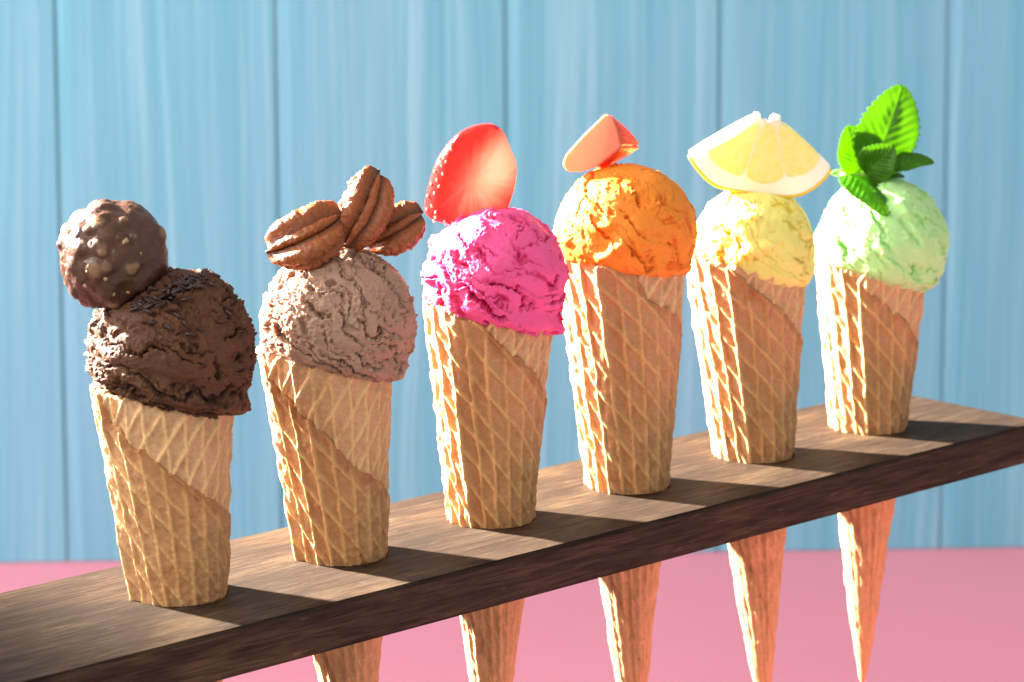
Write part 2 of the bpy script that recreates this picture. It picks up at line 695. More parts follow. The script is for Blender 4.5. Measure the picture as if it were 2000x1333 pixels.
    # dense above the board, coarser below it
    u = np.concatenate([np.linspace(0, .5, rowsB, endpoint=False), np.linspace(.5, 1, rowsA)])[:, None]
    zmid = -16.0
    Z = np.where(u < .5, -101 + (zmid + 101) * u * 2, zmid + (zt[None, :] - zmid) * (u - .5) * 2)
    T = np.broadcast_to(thw[None, :], Z.shape)
    d, r = relief(T.ravel(), Z.ravel(), 1)
    d = d.reshape(Z.shape)
    r = r.reshape(Z.shape)
    e = zt[None, :] - Z
    thick = ((1.2 if k < 2 else .8) * np.sqrt(np.clip(e / .9, 0, 1) * (2 - np.clip(e / .9, 0, 1))) - .05) * np.clip((Z + 101) / 25, .25, 1)
    lo = sstep(-4, 3, Z) * 1.0
    # inside the hole and below: no added layer, damp the relief so the cone fits the hole
    damp = np.where((Z > -16.5) & (Z < -.3), .12, 1.0)
    damp = damp * np.clip((Z + 101) / 25, .05, 1)
    # a second seam lower down
    seam = -52 - 26 * T + 2.0 * noise(np.stack([T.ravel() * 5, Z.ravel() * .12, np.full(Z.size, k * 2.2)], -1)).reshape(Z.shape)
    low_step = .8 * sstep(.6, -.6, Z - seam) * sstep(-18, -24, Z) * np.clip((Z + 101) / 30, 0, 1)
    RR = rad(Z) + d * damp + thick + low_step
    near = np.exp(-(e / 4.0) ** 2)
    pn = fbm(np.stack([T.ravel() * 5, Z.ravel() * .13, np.full(Z.size, k + 7.2)], -1), 3).reshape(Z.shape)
    notrim = (rm[None, :] - zt[None, :] > 1.5)
    toast = np.clip(near * (.85 + .7 * pn) * notrim + .45 * sstep(.05, .75, pn), 0, 1)
    toast = np.clip(toast + .35 * np.exp(-((Z - seam) / 3) ** 2) * (Z < -18), 0, 1)
    Zx = np.concatenate([Z, (zt + .12)[None, :], (zt - .8)[None, :]])
    base_top = (rad(zt) + d[-1])
    RX = np.concatenate([RR, (base_top - .5)[None, :], (base_top - 1.6)[None, :]])
    r = np.concatenate([r, np.zeros((2, len(th)))])
    toast = np.concatenate([toast, np.full((2, len(th)), .6)])
    Tx = np.broadcast_to(thw[None, :], Zx.shape)
    V = np.stack([RX * np.sin(Tx), -RX * np.cos(Tx), Zx], -1).reshape(-1, 3) * MM
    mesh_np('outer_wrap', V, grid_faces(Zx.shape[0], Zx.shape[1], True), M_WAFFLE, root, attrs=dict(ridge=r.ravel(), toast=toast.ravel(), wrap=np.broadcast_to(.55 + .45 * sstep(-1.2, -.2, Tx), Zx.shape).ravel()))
    return root


for k, C in enumerate(CONES):
    build_cone(k, C)

# ------------------------------------------------------------------ ice cream scoops
SPH, SPF = cube_sphere(118)
SPH2, SPF2 = cube_sphere(98)


def hit_sphere(px, py, c, R):
    d = ray(px, py).normalized()
    oc = CAM - c
    b = oc.dot(d)
    cc = oc.dot(oc) - R * R
    D = b * b - cc
    t = -b - math.sqrt(max(D, 0))
    return (CAM + d * t - c).normalized()


def capsule(n, a, b):
    """distance (as chord) of unit vectors n from segment a-b"""
    a, b = np.array(a), np.array(b)
    ab = b - a
    t = np.clip(((n - a) @ ab) / max(ab @ ab, 1e-9), 0, 1)
    return np.linalg.norm(n - (a + t[:, None] * ab), axis=1)


def build_scoop(k, S_, mat):
    px, py, rp = S_['c']
    B = centres[k]
    c = at_y(px, py, B.y)
    R = rp / FPX * (c - CAM).length / MM
    n, F = (SPH, SPF) if k < 4 else (SPH2, SPF2)
    tilt = math.radians(S_['tilt'])
    ax = np.array([math.sin(-tilt) * -1, 0.12, math.cos(tilt)])
    ax = np.array([math.sin(tilt), 0.10, math.cos(tilt)])
    ax /= np.linalg.norm(ax)
    lat = n @ ax
    off = k * 13.37
    right = n[:, 0] * .93 - n[:, 1] * .36
    r = np.ones(len(n)) * R
    r += R * .035 * noise(n * 1.7 + off) + R * .02 * noise(n * 3.9 + off)
    # skirt pressed over the rim, strongest on the right
    sk = S_['skirt']
    lump = 1 + .5 * noise(n * 5 + off + 3)
    r += sk * np.exp(-((lat + S_.get('sklat', .44)) / .13) ** 2) * (.30 + .70 * sstep(-.1, .85, right)) * lump
    r -= S_.get('undercut', .6) * np.exp(-((lat + .24) / .07) ** 2) * (.3 + .7 * sstep(-.1, .8, right))
    # ragged shoulder line on the left
    r += .7 * np.exp(-((lat + .18) / .10) ** 2) * sstep(.1, .8, -right) * (1 + noise(n * 8 + off))
    lw = S_.get('low', .52)
    low = sstep(-lw, -lw - .34, lat)
    # tears: shingled sawtooth along a warped direction
    ang = math.radians(S_['tear'])
    e = np.array([math.sin(ang), -.25, math.cos(ang)])
    e /= np.linalg.norm(e)
    warp = .55 * noise(n * 2.1 + off + 1) + .20 * noise(n * 5.5 + off + 2) + .09 * noise(n * 13 + off) + .05 * noise(n * 29 + off)
    cavity_shade = np.zeros(len(n))
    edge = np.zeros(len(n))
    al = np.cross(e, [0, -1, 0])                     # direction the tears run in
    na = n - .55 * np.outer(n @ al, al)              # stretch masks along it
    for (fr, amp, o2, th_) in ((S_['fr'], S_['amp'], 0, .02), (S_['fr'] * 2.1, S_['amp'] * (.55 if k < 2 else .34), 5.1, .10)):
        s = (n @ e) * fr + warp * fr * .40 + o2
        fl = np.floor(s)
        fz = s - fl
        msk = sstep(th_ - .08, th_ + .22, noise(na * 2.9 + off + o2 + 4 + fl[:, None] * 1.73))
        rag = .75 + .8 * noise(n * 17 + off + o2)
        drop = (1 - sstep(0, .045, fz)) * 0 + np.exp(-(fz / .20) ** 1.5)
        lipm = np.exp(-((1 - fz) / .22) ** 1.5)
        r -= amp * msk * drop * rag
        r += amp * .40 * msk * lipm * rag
        cavity_shade = np.maximum(cavity_shade, msk * np.exp(-(fz / .15) ** 2))
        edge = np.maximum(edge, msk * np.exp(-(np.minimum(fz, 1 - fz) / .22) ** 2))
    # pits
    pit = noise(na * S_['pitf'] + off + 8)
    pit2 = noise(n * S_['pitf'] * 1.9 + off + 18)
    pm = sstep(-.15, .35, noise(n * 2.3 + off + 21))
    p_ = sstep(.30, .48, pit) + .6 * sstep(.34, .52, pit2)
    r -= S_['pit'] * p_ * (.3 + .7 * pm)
    cavity_shade = np.maximum(cavity_shade, .8 * np.clip(p_, 0, 1) * pm)
    g = S_['grain']
    patch = .35 + .55 * sstep(-.2, .4, noise(n * 1.9 + off + 33)) + .9 * edge
    crumb = sstep(.05, .45, noise(n * 24 + off + 51)) + .6 * sstep(.1, .5, noise(n * 43 + off + 61))
    r += g * patch * (.40 * fbm(n * 8 + off, 2) + .45 * crumb + .30 * noise(n * 55 + off) + .2 * noise(n * 90 + off))
    # hand placed lips and dents
    for (x0, y0, x1, y1, wdt, hgt) in S_.get('bumps', []):
        a = np.array(hit_sphere(x0, y0, c, R * MM))
        b = np.array(hit_sphere(x1, y1, c, R * MM))
        dd = capsule(n, a, b) + .03 * noise(n * 9 + off)
        r += hgt * np.exp(-(dd / wdt) ** 2)
    # the part that goes down into the cone
    rim_in = R * .80
    xy = np.linalg.norm(n[:, :2], axis=1)
    lim = np.where(xy > 1e-3, (19.0 - 2.0) / np.maximum(xy, 1e-3), 1e9)
    r = np.where(low > 0, r * (1 - low) + low * np.minimum(r * .9, np.minimum(lim, R * .95)), r)
    if 'press' in S_:      # something round is pressed into it
        bc, br = S_['press']
        q = np.array((bc - c) / MM)
        bq = n @ q
        cc = q @ q - (br + .15) ** 2
        D = bq * bq - cc
        near = bq - np.sqrt(np.clip(D, 0, None))
        ok = (D > 0) & (bq > 0) & (near < r) & (near > 4)
        r = np.where(ok, near, r)
    V = n * r[:, None] * MM
    o = mesh_np('ice_cream_scoop', V, F, mat, attrs=dict(cavity_shade=np.clip(cavity_shade, 0, 1)))
    o.location = c
    tag(o, S_['label'], 'ice cream', 'ice cream scoops in the cones')
    return o, c, R


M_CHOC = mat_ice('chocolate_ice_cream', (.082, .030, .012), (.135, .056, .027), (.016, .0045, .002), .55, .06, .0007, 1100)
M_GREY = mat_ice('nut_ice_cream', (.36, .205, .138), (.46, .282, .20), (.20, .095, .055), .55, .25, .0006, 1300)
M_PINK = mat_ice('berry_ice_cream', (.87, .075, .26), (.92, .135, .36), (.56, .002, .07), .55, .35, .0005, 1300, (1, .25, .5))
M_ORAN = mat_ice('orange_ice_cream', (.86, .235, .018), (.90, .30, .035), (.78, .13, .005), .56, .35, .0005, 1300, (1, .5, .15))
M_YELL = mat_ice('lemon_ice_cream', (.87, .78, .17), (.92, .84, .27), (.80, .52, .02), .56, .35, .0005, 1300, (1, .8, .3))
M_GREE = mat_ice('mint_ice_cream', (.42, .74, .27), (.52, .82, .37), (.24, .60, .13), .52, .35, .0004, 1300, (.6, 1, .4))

ball_y = centres[0].y - .004
BALLC = at_y(221, 499, ball_y)
BALLR = 108 / FPX * (BALLC - CAM).length / MM
SCOOPS = [
    dict(c=(338, 684, 160), tilt=15, skirt=2.6, tear=14, fr=3.6, amp=2.6, pitf=7.5, pit=1.5, grain=.8, undercut=1.2, press=(BALLC, BALLR),
         bumps=[(462, 765, 474, 785, .24, 1.9), (200, 640, 188, 640, .09, 1.6), (300, 780, 420, 800, .08, .8), (180, 705, 215, 755, .09, 1.0)],
         label='dark chocolate scoop topped with a chocolate ball and sprinkles'),
    dict(c=(661, 628, 149), tilt=14, skirt=1.9, tear=42, fr=4.6, amp=1.9, pitf=8.5, pit=.8, grain=.8, undercut=.4,
         bumps=[(805, 690, 770, 728, .12, 1.2), (720, 690, 750, 640, .20, .5)],
         label='greyish brown scoop topped with three pecan halves'),
    dict(c=(968, 545, 140), tilt=15, skirt=2.4, tear=27, fr=3.6, amp=2.8, pitf=6, pit=.4, grain=.32, undercut=.5,
         bumps=[(1085, 628, 1098, 620, .15, 3.0), (838, 468, 845, 462, .06, 2.2), (835, 535, 840, 545, .07, 2.0), (960, 420, 1010, 425, .13, 1.0)],
         label='bright pink scoop topped with a large strawberry slice'),
    dict(c=(1221, 458, 139), tilt=8, skirt=1.0, sklat=.32, low=.40, tear=46, fr=3.6, amp=1.7, pitf=6.5, pit=.45, grain=.22, undercut=.3,
         bumps=[(1172, 508, 1212, 478, .075, 1.9), (1165, 447, 1190, 441, .06, 1.2), (1180, 485, 1175, 470, .12, -1.2), (1100, 440, 1110, 470, .09, 1.2)],
         label='orange scoop topped with a strawberry wedge'),
    dict(c=(1472, 482, 118), tilt=13, skirt=1.3, sklat=.34, low=.40, tear=48, fr=3.6, amp=1.5, pitf=6.5, pit=.5, grain=.24, undercut=.3,
         bumps=[(1448, 500, 1505, 480, .085, 2.1), (1440, 435, 1475, 425, .07, 1.0), (1420, 480, 1440, 470, .10, -.8), (1570, 530, 1590, 530, .14, 1.6)],
         label='yellow scoop topped with a lemon wedge'),
    dict(c=(1722, 472, 126), tilt=17, skirt=1.6, sklat=.40, low=.48, tear=48, fr=3.2, amp=1.7, pitf=5.5, pit=.4, grain=.28, undercut=.3,
         bumps=[(1716, 478, 1745, 518, .06, 1.5), (1757, 400, 1770, 415, .08, 1.4), (1765, 430, 1795, 475, .05, -1.6), (1815, 540, 1845, 535, .14, 1.6)],
         label='pale green scoop topped with a mint sprig'),
]
scoops = [build_scoop(k, s, m) for k, (s, m) in enumerate(zip(SCOOPS, (M_CHOC, M_GREY, M_PINK, M_ORAN, M_YELL, M_GREE)))]
bpy.context.view_layer.update()
bvhs = []
for o, c, R in scoops:
    me = o.data
    bvhs.append(BVHTree.FromPolygons([v.co + o.location for v in me.vertices], [p.vertices[:] for p in me.polygons]))

# ------------------------------------------------------------------ chocolate ball with nut bits
M_MILK = NT('milk_chocolate')
_v = M_MILK.coord()
_n = M_MILK.noise(_v, 160, 4, .6)
M_MILK.set(Base_Color=M_MILK.mix(M_MILK.attr('nut'), M_MILK.mix(_n, (.060, .022, .012), (.095, .038, .021)), (.30, .165, .08)),
           Roughness=.40, Specular_IOR_Level=.4, Subsurface_Weight=.1, Subsurface_Scale=.001)
M_MILK.l(M_MILK.bump(M_MILK.noise(_v, 700, 4, .6), .35, .0005), M_MILK.b.inputs['Normal'])
M_NUT = mat_simple('roasted_nut', (.50, .31, .16), .5, .2, .001, nscale=900, var=.25, bump=.0003)

n, F = cube_sphere(80)
rad_ = np.ones(len(n)) * (BALLR - .7)
rad_ += .8 * noise(n * 2.2) + .7 * noise(n * 4.5 + 3)
lump = np.zeros(len(n))
pts = rng.normal(size=(105, 3))
pts /= np.linalg.norm(pts, axis=1)[:, None]
for p in pts:
    s_ = rng.uniform(.08, .24)
    dd = np.linalg.norm(n - p, axis=1)
    lump = np.maximum(lump, rng.uniform(.35, 1.4) * np.exp(-(dd / s_) ** 3))
rad_ += lump + .12 * fbm(n * 16, 2)
nutm = sstep(.8, 1.3, lump + .15 * noise(n * 12 + 4)) * .6
ball = mesh_np('chocolate_ball', n * rad_[:, None] * MM, F, M_MILK.m, attrs=dict(nut=nutm))
ball.location = BALLC
tag(ball, 'lumpy milk chocolate ball with nut bits leaning on the dark chocolate scoop', 'chocolate')
bn, bf = cube_sphere(5)
for j in range(30):
    d = Vector(rng.normal(size=3)).normalized()
    if d.y > .35:
        d.y = -d.y
    i = int(np.argmax(n @ np.array(d)))
    s_ = rng.uniform(.7, 1.35)
    sh = 1 + .35 * noise(bn * 1.3 + j * 3.3)
    V = bn * sh[:, None] * np.array([s_, s_ * rng.uniform(.6, .95), s_ * rng.uniform(.6, .9)]) * MM
    o = mesh_np('nut_piece', V, bf, M_NUT, ball)
    o.location = Vector(n[i] * (rad_[i] - .62) * MM)
    o.rotation_euler = rng.uniform(0, 6, 3)

# ------------------------------------------------------------------ chocolate sprinkles
M_SPR = mat_simple('sprinkle_chocolate', (.034, .012, .008), .35, 0, nscale=400)
t8 = np.linspace(0, 2 * math.pi, 8, endpoint=False)


def sprinkle_mesh(L, r, bend):
    zs = np.array([-1, -.97, -.85, 0, .85, .97, 1.0]) * L / 2
    rs = np.array([.3, .7, 1, 1.03, 1, .7, .3]) * r
    V = []
    for z, q in zip(zs, rs):
        for a in t8:
            V.append((q * math.cos(a) + bend * (z / L * 2) ** 2, q * math.sin(a), z))
    F = grid_faces(7, 8, True)
    bm = bmesh.new()
    vv = [bm.verts.new(Vector(v) * MM) for v in V]
    for f in F:
        bm.faces.new([vv[i] for i in f])
    bm.faces.new(vv[:8][::-1])
    bm.faces.new(vv[-8:])
    bmesh.ops.recalc_face_normals(bm, faces=bm.faces)
    me = bpy.data.meshes.new('chocolate_sprinkle')
    bm.to_mesh(me)
    bm.free()
    me.polygons.foreach_set('use_smooth', np.ones(len(me.polygons), dtype=bool))
    me.materials.append(M_SPR)
    return me


spr = [sprinkle_mesh(L, r, b) for L, r, b in ((3.2, .50, .15), (2.6, .50, 0), (3.8, .47, .25), (2.9, .54, -.15))]
spots = []
while len(spots) < 92:
    u = random.random()
    x = 262 + 145 * u + random.gauss(0, 8)
    y = (590 - 62 * u) + random.gauss(0, 10) + 10
    spots.append((x, y))
spots += [(360, 635), (388, 640), (352, 618), (432, 628), (372, 652), (300, 628), (330, 640), (440, 612), (398, 552), (412, 562)]
ballbvh = BVHTree.FromPolygons([v.co + ball.location for v in ball.data.vertices], [p.vertices[:] for p in ball.data.polygons])
for j, (x, y) in enumerate(spots):
    d = ray(x, y).normalized()
    h = bvhs[0].ray_cast(CAM, d)
    hb = ballbvh.ray_cast(CAM, d)
    if h[0] is None and hb[0] is None:
        continue
    if hb[0] is not None and (h[0] is None or hb[3] < h[3]):
        if random.random() < .78 or y < 560:
            continue
        h = hb
    loc, nor = h[0], h[1]
    o = bpy.data.objects.new('chocolate_sprinkle', spr[j % 4])
    COL.objects.link(o)
    tdir = Vector((1, random.uniform(-.6, .6), random.uniform(-.7, .9)))
    tdir = (tdir - nor * tdir.dot(nor) * .85).normalized()
    o.rotation_euler = tdir.to_track_quat('Z', 'Y').to_euler()
    o.location = loc + nor * (random.uniform(.25, 1.1) * MM)
    tag(o, 'tiny dark chocolate sprinkle on the dark chocolate scoop beside the chocolate ball', 'sprinkle', 'chocolate sprinkles on the dark chocolate scoop')

# ------------------------------------------------------------------ pecan halves
M_PEC = NT('pecan')
_v = M_PEC.coord()
_a = M_PEC.noise(_v, 160, 4, .6)
_c = M_PEC.mix(_a, (.20, .042, .007), (.37, .100, .018))
_c = M_PEC.mix(M_PEC.attr('groove'), _c, (.045, .010, .003))
_c = M_PEC.mix(M_PEC.ramp(M_PEC.noise(_v, 1100, 4, .6), [(.52, (0,) * 3), (.72, (.4,) * 3)]), _c, (.46, .18, .05))
M_PEC.set(Base_Color=_c, Roughness=.32, Specular_IOR_Level=.45, Subsurface_Weight=.08, Subsurface_Scale=.001)
M_PEC.l(M_PEC.bump(M_PEC.noise(_v, 620, 5, .65), .6, .0009), M_PEC.b.inputs['Normal'])


def pecan(center, axis, face, L, W, T, bend, seed, label):
    """axis: long direction; face: direction of the grooved side"""
    nr, nc = 110, 150
    t = np.sin(np.linspace(-math.pi / 2, math.pi / 2, nr))[:, None] * .999
    ph = np.linspace(0, 2 * math.pi, nc, endpoint=False)[None, :]
    q = np.stack([np.broadcast_to(t, (nr, nc)).ravel() * 3, np.broadcast_to(np.cos(ph), (nr, nc)).ravel() * 2, np.broadcast_to(np.sin(ph), (nr, nc)).ravel() * 2], -1) + seed
    wob = (.10 * noise(q * .6)).reshape(nr, nc)
    dy, dz = np.cos(ph), np.sin(ph)
    wv = .02 * noise(np.stack([t[:, 0] * 3 + seed, t[:, 0] * 0, t[:, 0] * 0 + seed], -1))[:, None]

    def lobe(cy, cz, rho, t0, h, ex=2.1):
        rt = rho * np.clip(1 - np.abs((t - t0) / h) ** ex, 0, 1) ** .5
        k_ = np.clip(1 - np.abs((t - t0) / h) ** ex, 0, 1) ** .35
        cy_, cz_ = (cy * (.48 + .52 * k_) + wv), cz * k_
        b_ = cy_ * dy + cz_ * dz
        D_ = b_ * b_ - cy_ ** 2 - cz_ ** 2 + rt ** 2
        return np.where(D_ > 0, b_ + np.sqrt(np.clip(D_, 0, None)), 0)
    parts_ = [lobe(-.30, .08, .155, -.05, .95), lobe(.30, .08, .155, .05, .95), lobe(0, .14, .095, -.02, .92),
              lobe(-.40, -.13, .12, 0, .84), lobe(.40, -.13, .12, .02, .84), lobe(0, -.23, .22, 0, .84)]
    allr = np.stack(parts_)
    top = allr.max(0)
    srt = np.sort(allr, 0)
    groove = np.exp(-((srt[-1] - srt[-2]) / .055) ** 2) * (srt[-1] < .40)
    rr = np.maximum(top, .03)
    wr = noise(np.stack([q[:, 0] * 2.6, q[:, 1] * 1.0, q[:, 2] * 1.0], -1)).reshape(nr, nc)
    wr2 = fbm(np.stack([q[:, 0] * 6, q[:, 1] * 2.2, q[:, 2] * 2.2], -1), 3).reshape(nr, nc)
    rr = rr * (1 + .085 * wr + .06 * wr2)
    y = W * rr * dy + bend * t ** 2
    z = T * 1.25 * rr * dz - .10 * L * t ** 2
    x = L / 2 * t * np.ones_like(ph)
    side = 0
    V = np.stack([x * np.ones_like(y), y, z], -1).reshape(-1, 3) * MM
    Fq = grid_faces(nr, nc, True)
    o = mesh_np('pecan_half', V, Fq, M_PEC.m, attrs=dict(groove=np.clip(groove + side, 0, 1).ravel()))
    ex = Vector(axis).normalized()
    ez = Vector(face)
    ez = (ez - ex * ez.dot(ex)).normalized()
    ey = ez.cross(ex)
    o.matrix_world = Matrix.Translation(center) @ Matrix((ex, ey, ez)).transposed().to_4x4()
    tag(o, label, 'pecan', 'pecan halves on the greyish brown scoop')
    return o


def imgdir(dx, dy, depth=0.0):
    """direction that runs dx right and dy down in the picture, with some depth away from the camera"""
    return Vector((dx, 0, 0)) + Vector((0, -SP, -CP)) * dy + Vector((0, CP, -SP)) * depth


y2 = centres[1].y
pecan(at_y(598, 461, y2 - .011), imgdir(1, -.50, .1), imgdir(-.12, -.35, -1), 26.5, 18.8, 12.5, 2.2, 3.0,
      'glossy pecan half lying low over the edge of the greyish brown scoop')
pecan(at_y(716, 411, y2 - .003), imgdir(.46, -1, .05), imgdir(.30, -.1, -1), 26.5, 16.0, 12.5, 1.4, 11.0,
      'pecan half standing upright on the greyish brown scoop')
pecan(at_y(774, 447, y2 + .004), imgdir(1, -.58, .15), imgdir(.05, -.15, -1), 20.5, 14.5, 11.5, .8, 23.0,
      'pecan half leaning out beside the upright pecan towards the strawberry slice')

# ------------------------------------------------------------------ strawberry slice
M_STR = NT('strawberry_flesh')
_tc = M_STR.n('ShaderNodeTexCoord')
_core = M_STR.attr('core')
_vn = M_STR.noise(M_STR.coord(), 260, 4, .6, .5)
_f = M_STR.math('ADD', _core, M_STR.math('MULTIPLY', M_STR.math('SUBTRACT', _vn, .5), .25))
_cr = M_STR.ramp(_f, [(.02, (.74, .06, .045)), (.25, (.82, .15, .11)), (.50, (.86, .32, .22)), (.80, (.88, .55, .41))])
M_STR.set(Base_Color=_cr, Roughness=.22, Subsurface_Weight=.4, Subsurface_Scale=.003, Subsurface_Radius=(1, .35, .2))
translucent(M_STR, _cr, .50)
M_SKIN = mat_simple('strawberry_skin', (.66, .018, .016), .18, .35, .002, (1, .2, .1), 500, .2, .0003, .6)
M_SEED = mat_simple('strawberry_seed', (.80, .50, .28), .22, 0, nscale=900)


def resample(P, n, closed=True):
    P = np.array(P, float)
    Q = np.vstack([P, P[:1]]) if closed else P
    # Catmull-Rom
    out = []
    m = len(P)
    for i in range(m if closed else m - 1):
        p0, p1, p2, p3 = (P[(i - 1) % m], P[i], P[(i + 1) % m], P[(i + 2) % m]) if closed else (
            P[max(i - 1, 0)], P[i], P[i + 1], P[min(i + 2, m - 1)])
        for t in np.linspace(0, 1, 12, endpoint=False):
            out.append(.5 * ((2 * p1) + (-p0 + p2) * t + (2 * p0 - 5 * p1 + 4 * p2 - p3) * t * t + (-p0 + 3 * p1 - 3 * p2 + p3) * t ** 3))
    out = np.array(out)
    end = out[:1] if closed else P[-1:]
    seg = np.linalg.norm(np.diff(np.vstack([out, end]), axis=0), axis=1)
    s = np.concatenate([[0], np.cumsum(seg)])
    u = np.linspace(0, s[-1], n, endpoint=False)
    o2 = np.vstack([out, end])
    return np.stack([np.interp(u, s, o2[:, k]) for k in (0, 1)], -1)


def to_local(P2, y, origin):
    """photo outline -> flat outline standing at depth y (x, z in mm about origin)"""
    r = []
    for x, yy in P2:
        p = at_y(x, yy, y) - origin
        r.append((p.x / MM, p.z / MM))
    return np.array(r)


ys = centres[2].y + .001
org = at_y(920, 432, ys)
out_px = [(829, 402), (836, 365), (855, 312), (886, 270), (920, 249), (957, 243), (981, 256), (996, 287), (1009, 325), (1005, 365), (993, 402), (975, 430), (935, 442), (880, 438), (846, 432), (830, 418)]
OL = to_local(resample(out_px, 140), ys, org)
cen = OL.mean(0)
berry = empty('strawberry_slice', org, (0, 0, math.radians(-6)))
tag(berry, 'translucent red strawberry slice standing on the bright pink scoop', 'strawberry')
# rings from the middle of the front face round to the back; the left skin side slopes towards the camera
left = sstep(.15, .9, -(OL[:, 0] - cen[0]) / np.abs(OL[:, 0] - cen[0]).max())
rings, core = [], []
ccx, ccz = 12.0, cen[1] + 6.5         # pale core, towards the calyx side


def ring_flat(s, y):
    P = cen + (OL - cen) * s
    return np.stack([P[:, 0], np.full(len(P), y), P[:, 1]], -1)


for s in (.0005, .2, .4, .6, .75, .88):
    q = ring_flat(s, -1.9 + .25 * s)
    ins = 3.4 * left * s
    q[:, 0] += ins * .95
    rings.append(q)
q = ring_flat(.965, -1.75)
q[:, 0] += 3.4 * left
rings.append(q)
nfront = len(rings)
q = ring_flat(1, -1.3)
q[:, 0] += 2.6 * left
rings.append(q)
q = ring_flat(1.0, 0)
q[:, 0] += .9 * left
rings.append(q)
rings.append(ring_flat(1.0, 1.2))
rings.append(ring_flat(.96, 1.8))
for s in (.8, .5, .2, .0005):
    rings.append(ring_flat(s, 2.0))
V = np.concatenate(rings)
V[:, 1] += .25 * noise(V * .25)
da_ = (V[:, 0] - ccx) * .80 - (V[:, 2] - ccz) * .60
dl_ = (V[:, 0] - ccx) * .60 + (V[:, 2] - ccz) * .80
rc_ = np.linalg.norm(V[:, [0, 2]] - cen, axis=1)
pol = np.arctan2(V[:, 2] - cen[1], V[:, 0] - cen[0] + .001)
stk = noise(np.stack([np.cos(pol) * 7, np.sin(pol) * 7, np.linalg.norm(V[:, [0, 2]] - cen, axis=1) * .06], -1))
core = np.clip(1.10 - np.sqrt((da_ / 9.0) ** 2 + (dl_ / 23) ** 2) * .80 + .16 * stk * sstep(3, 9, rc_), 0, 1)
F = grid_faces(len(rings), len(OL), True)
mesh_np('flesh', V * MM, F, M_STR.m, berry, attrs=dict(core=core))
# skin: a thin shell over the sloping left side and over the rim
sk_idx = [nfront - 1, nfront, nfront + 1, nfront + 2]
R_ = [rings[i].copy() for i in sk_idx]
for q in R_:
    dv = q[:, [0, 2]] - cen
    dv /= np.linalg.norm(dv, axis=1)[:, None]
    q[:, 0] += dv[:, 0] * .18
    q[:, 2] += dv[:, 1] * .18
    q[:, 1] -= .10
keep = np.where(OL[:, 0] < cen[0] + 9)[0]
keep = keep[np.argsort(np.arctan2(OL[keep, 1] - cen[1], -(OL[keep, 0] - cen[0])))]
SV = np.concatenate([q[keep] for q in R_])
mesh_np('skin', SV * MM, grid_faces(4, len(keep)), M_SKIN, berry)
sn, sf = cube_sphere(4)
seedV = sn * np.array([.38, .30, .62]) * MM
seed_me = None
j = 0
for row, offs in ((0, 0), (1, 3), (2, 1)):
    for i in range(offs, len(keep), 6):
        if left[keep[i]] < .30 or random.random() < .15:
            continue
        p = R_[row][keep[i]] * (1 - .0) + np.array([random.uniform(-.2, .2), -.12, random.uniform(-.3, .3)])
        if seed_me is None:
            o = mesh_np('seed', seedV, sf, M_SEED, berry)
            seed_me = o.data
        else:
            o = link('seed', seed_me, None, berry)
        o.location = Vector(p * MM)
        o.rotation_euler = (random.uniform(-.4, .4), random.uniform(-.5, .5), 0)

# ------------------------------------------------------------------ strawberry wedge on the orange scoop
M_PALE = NT('strawberry_pale_flesh')
_v = M_PALE.coord()
_pn = M_PALE.mix(M_PALE.noise(_v, 120, 4, .6), (.84, .33, .20), (.86, .42, .28))
M_PALE.set(Base_Color=_pn, Roughness=.28, Subsurface_Weight=.4, Subsurface_Scale=.003, Subsurface_Radius=(1, .4, .25))
translucent(M_PALE, _pn, .30)
y4 = centres[3].y
front = [(1184, 223), (1178, 226), (1140, 262), (1104, 303), (1097, 322), (1108, 336), (1135, 336), (1163, 327), (1190, 308), (1213, 289), (1208, 262), (1198, 236), (1191, 226)]
back = [(1192, 224), (1226, 252), (1247, 276), (1254, 287), (1246, 294), (1200, 319), (1165, 331)]
wo = at_y(1170, 330, y4 + .002)
wedge = empty('strawberry_wedge', wo)
tag(wedge, 'small peach and red strawberry wedge tipped over on the orange scoop', 'strawberry')
Pf = [(at_y(x, y, y4 - .004) - wo) for x, y in front]
Pb = [(at_y(x, y, y4 + .009) - wo) for x, y in back]
Pm = [(at_y(1168 + (x - 1168) * .95 + 6, 290 + (y - 290) * .93, y4 + .004) - wo) for x, y in front]
M_SIDE = NT('strawberry_outer_flesh')
_v = M_SIDE.coord()
_sc = M_SIDE.mix(M_SIDE.noise(_v, 220, 4, .6), (.66, .045, .018), (.84, .19, .055))
M_SIDE.set(Base_Color=_sc, Roughness=.26, Subsurface_Weight=.3, Subsurface_Scale=.002, Subsurface_Radius=(1, .3, .15))
M_SIDE.l(M_SIDE.bump(M_SIDE.noise(_v, 520, 3), .4, .0006), M_SIDE.b.inputs['Normal'])
translucent(M_SIDE, _sc, .35)


def hull(name, pts, mat, bev):
    bm = bmesh.new()
    for p in pts:
        bm.verts.new(p)
    r_ = bmesh.ops.convex_hull(bm, input=bm.verts)
    bmesh.ops.delete(bm, geom=[g for g in r_['geom_interior'] if isinstance(g, bmesh.types.BMVert)], context='VERTS')
    bmesh.ops.remove_doubles(bm, verts=bm.verts, dist=.0003)
    bmesh.ops.dissolve_limit(bm, angle_limit=.10, verts=bm.verts, edges=bm.edges)
    bmesh.ops.bevel(bm, geom=list(bm.edges), offset=bev, segments=2, affect='EDGES')
    return bm_obj(name, bm, mat, wedge)


hull('flesh', Pf + Pm, M_PALE.m, .0005)
inner = [(1189, 226), (1199, 240), (1208, 262), (1213, 286), (1205, 297), (1190, 310), (1166, 327)]
hull('skin', [at_y(x, y, y4 - .0030) - wo for x, y in inner] + Pb + [p + Vector((-.003, .001, 0)) for p in Pb[:3]], M_SIDE.m, .0007)

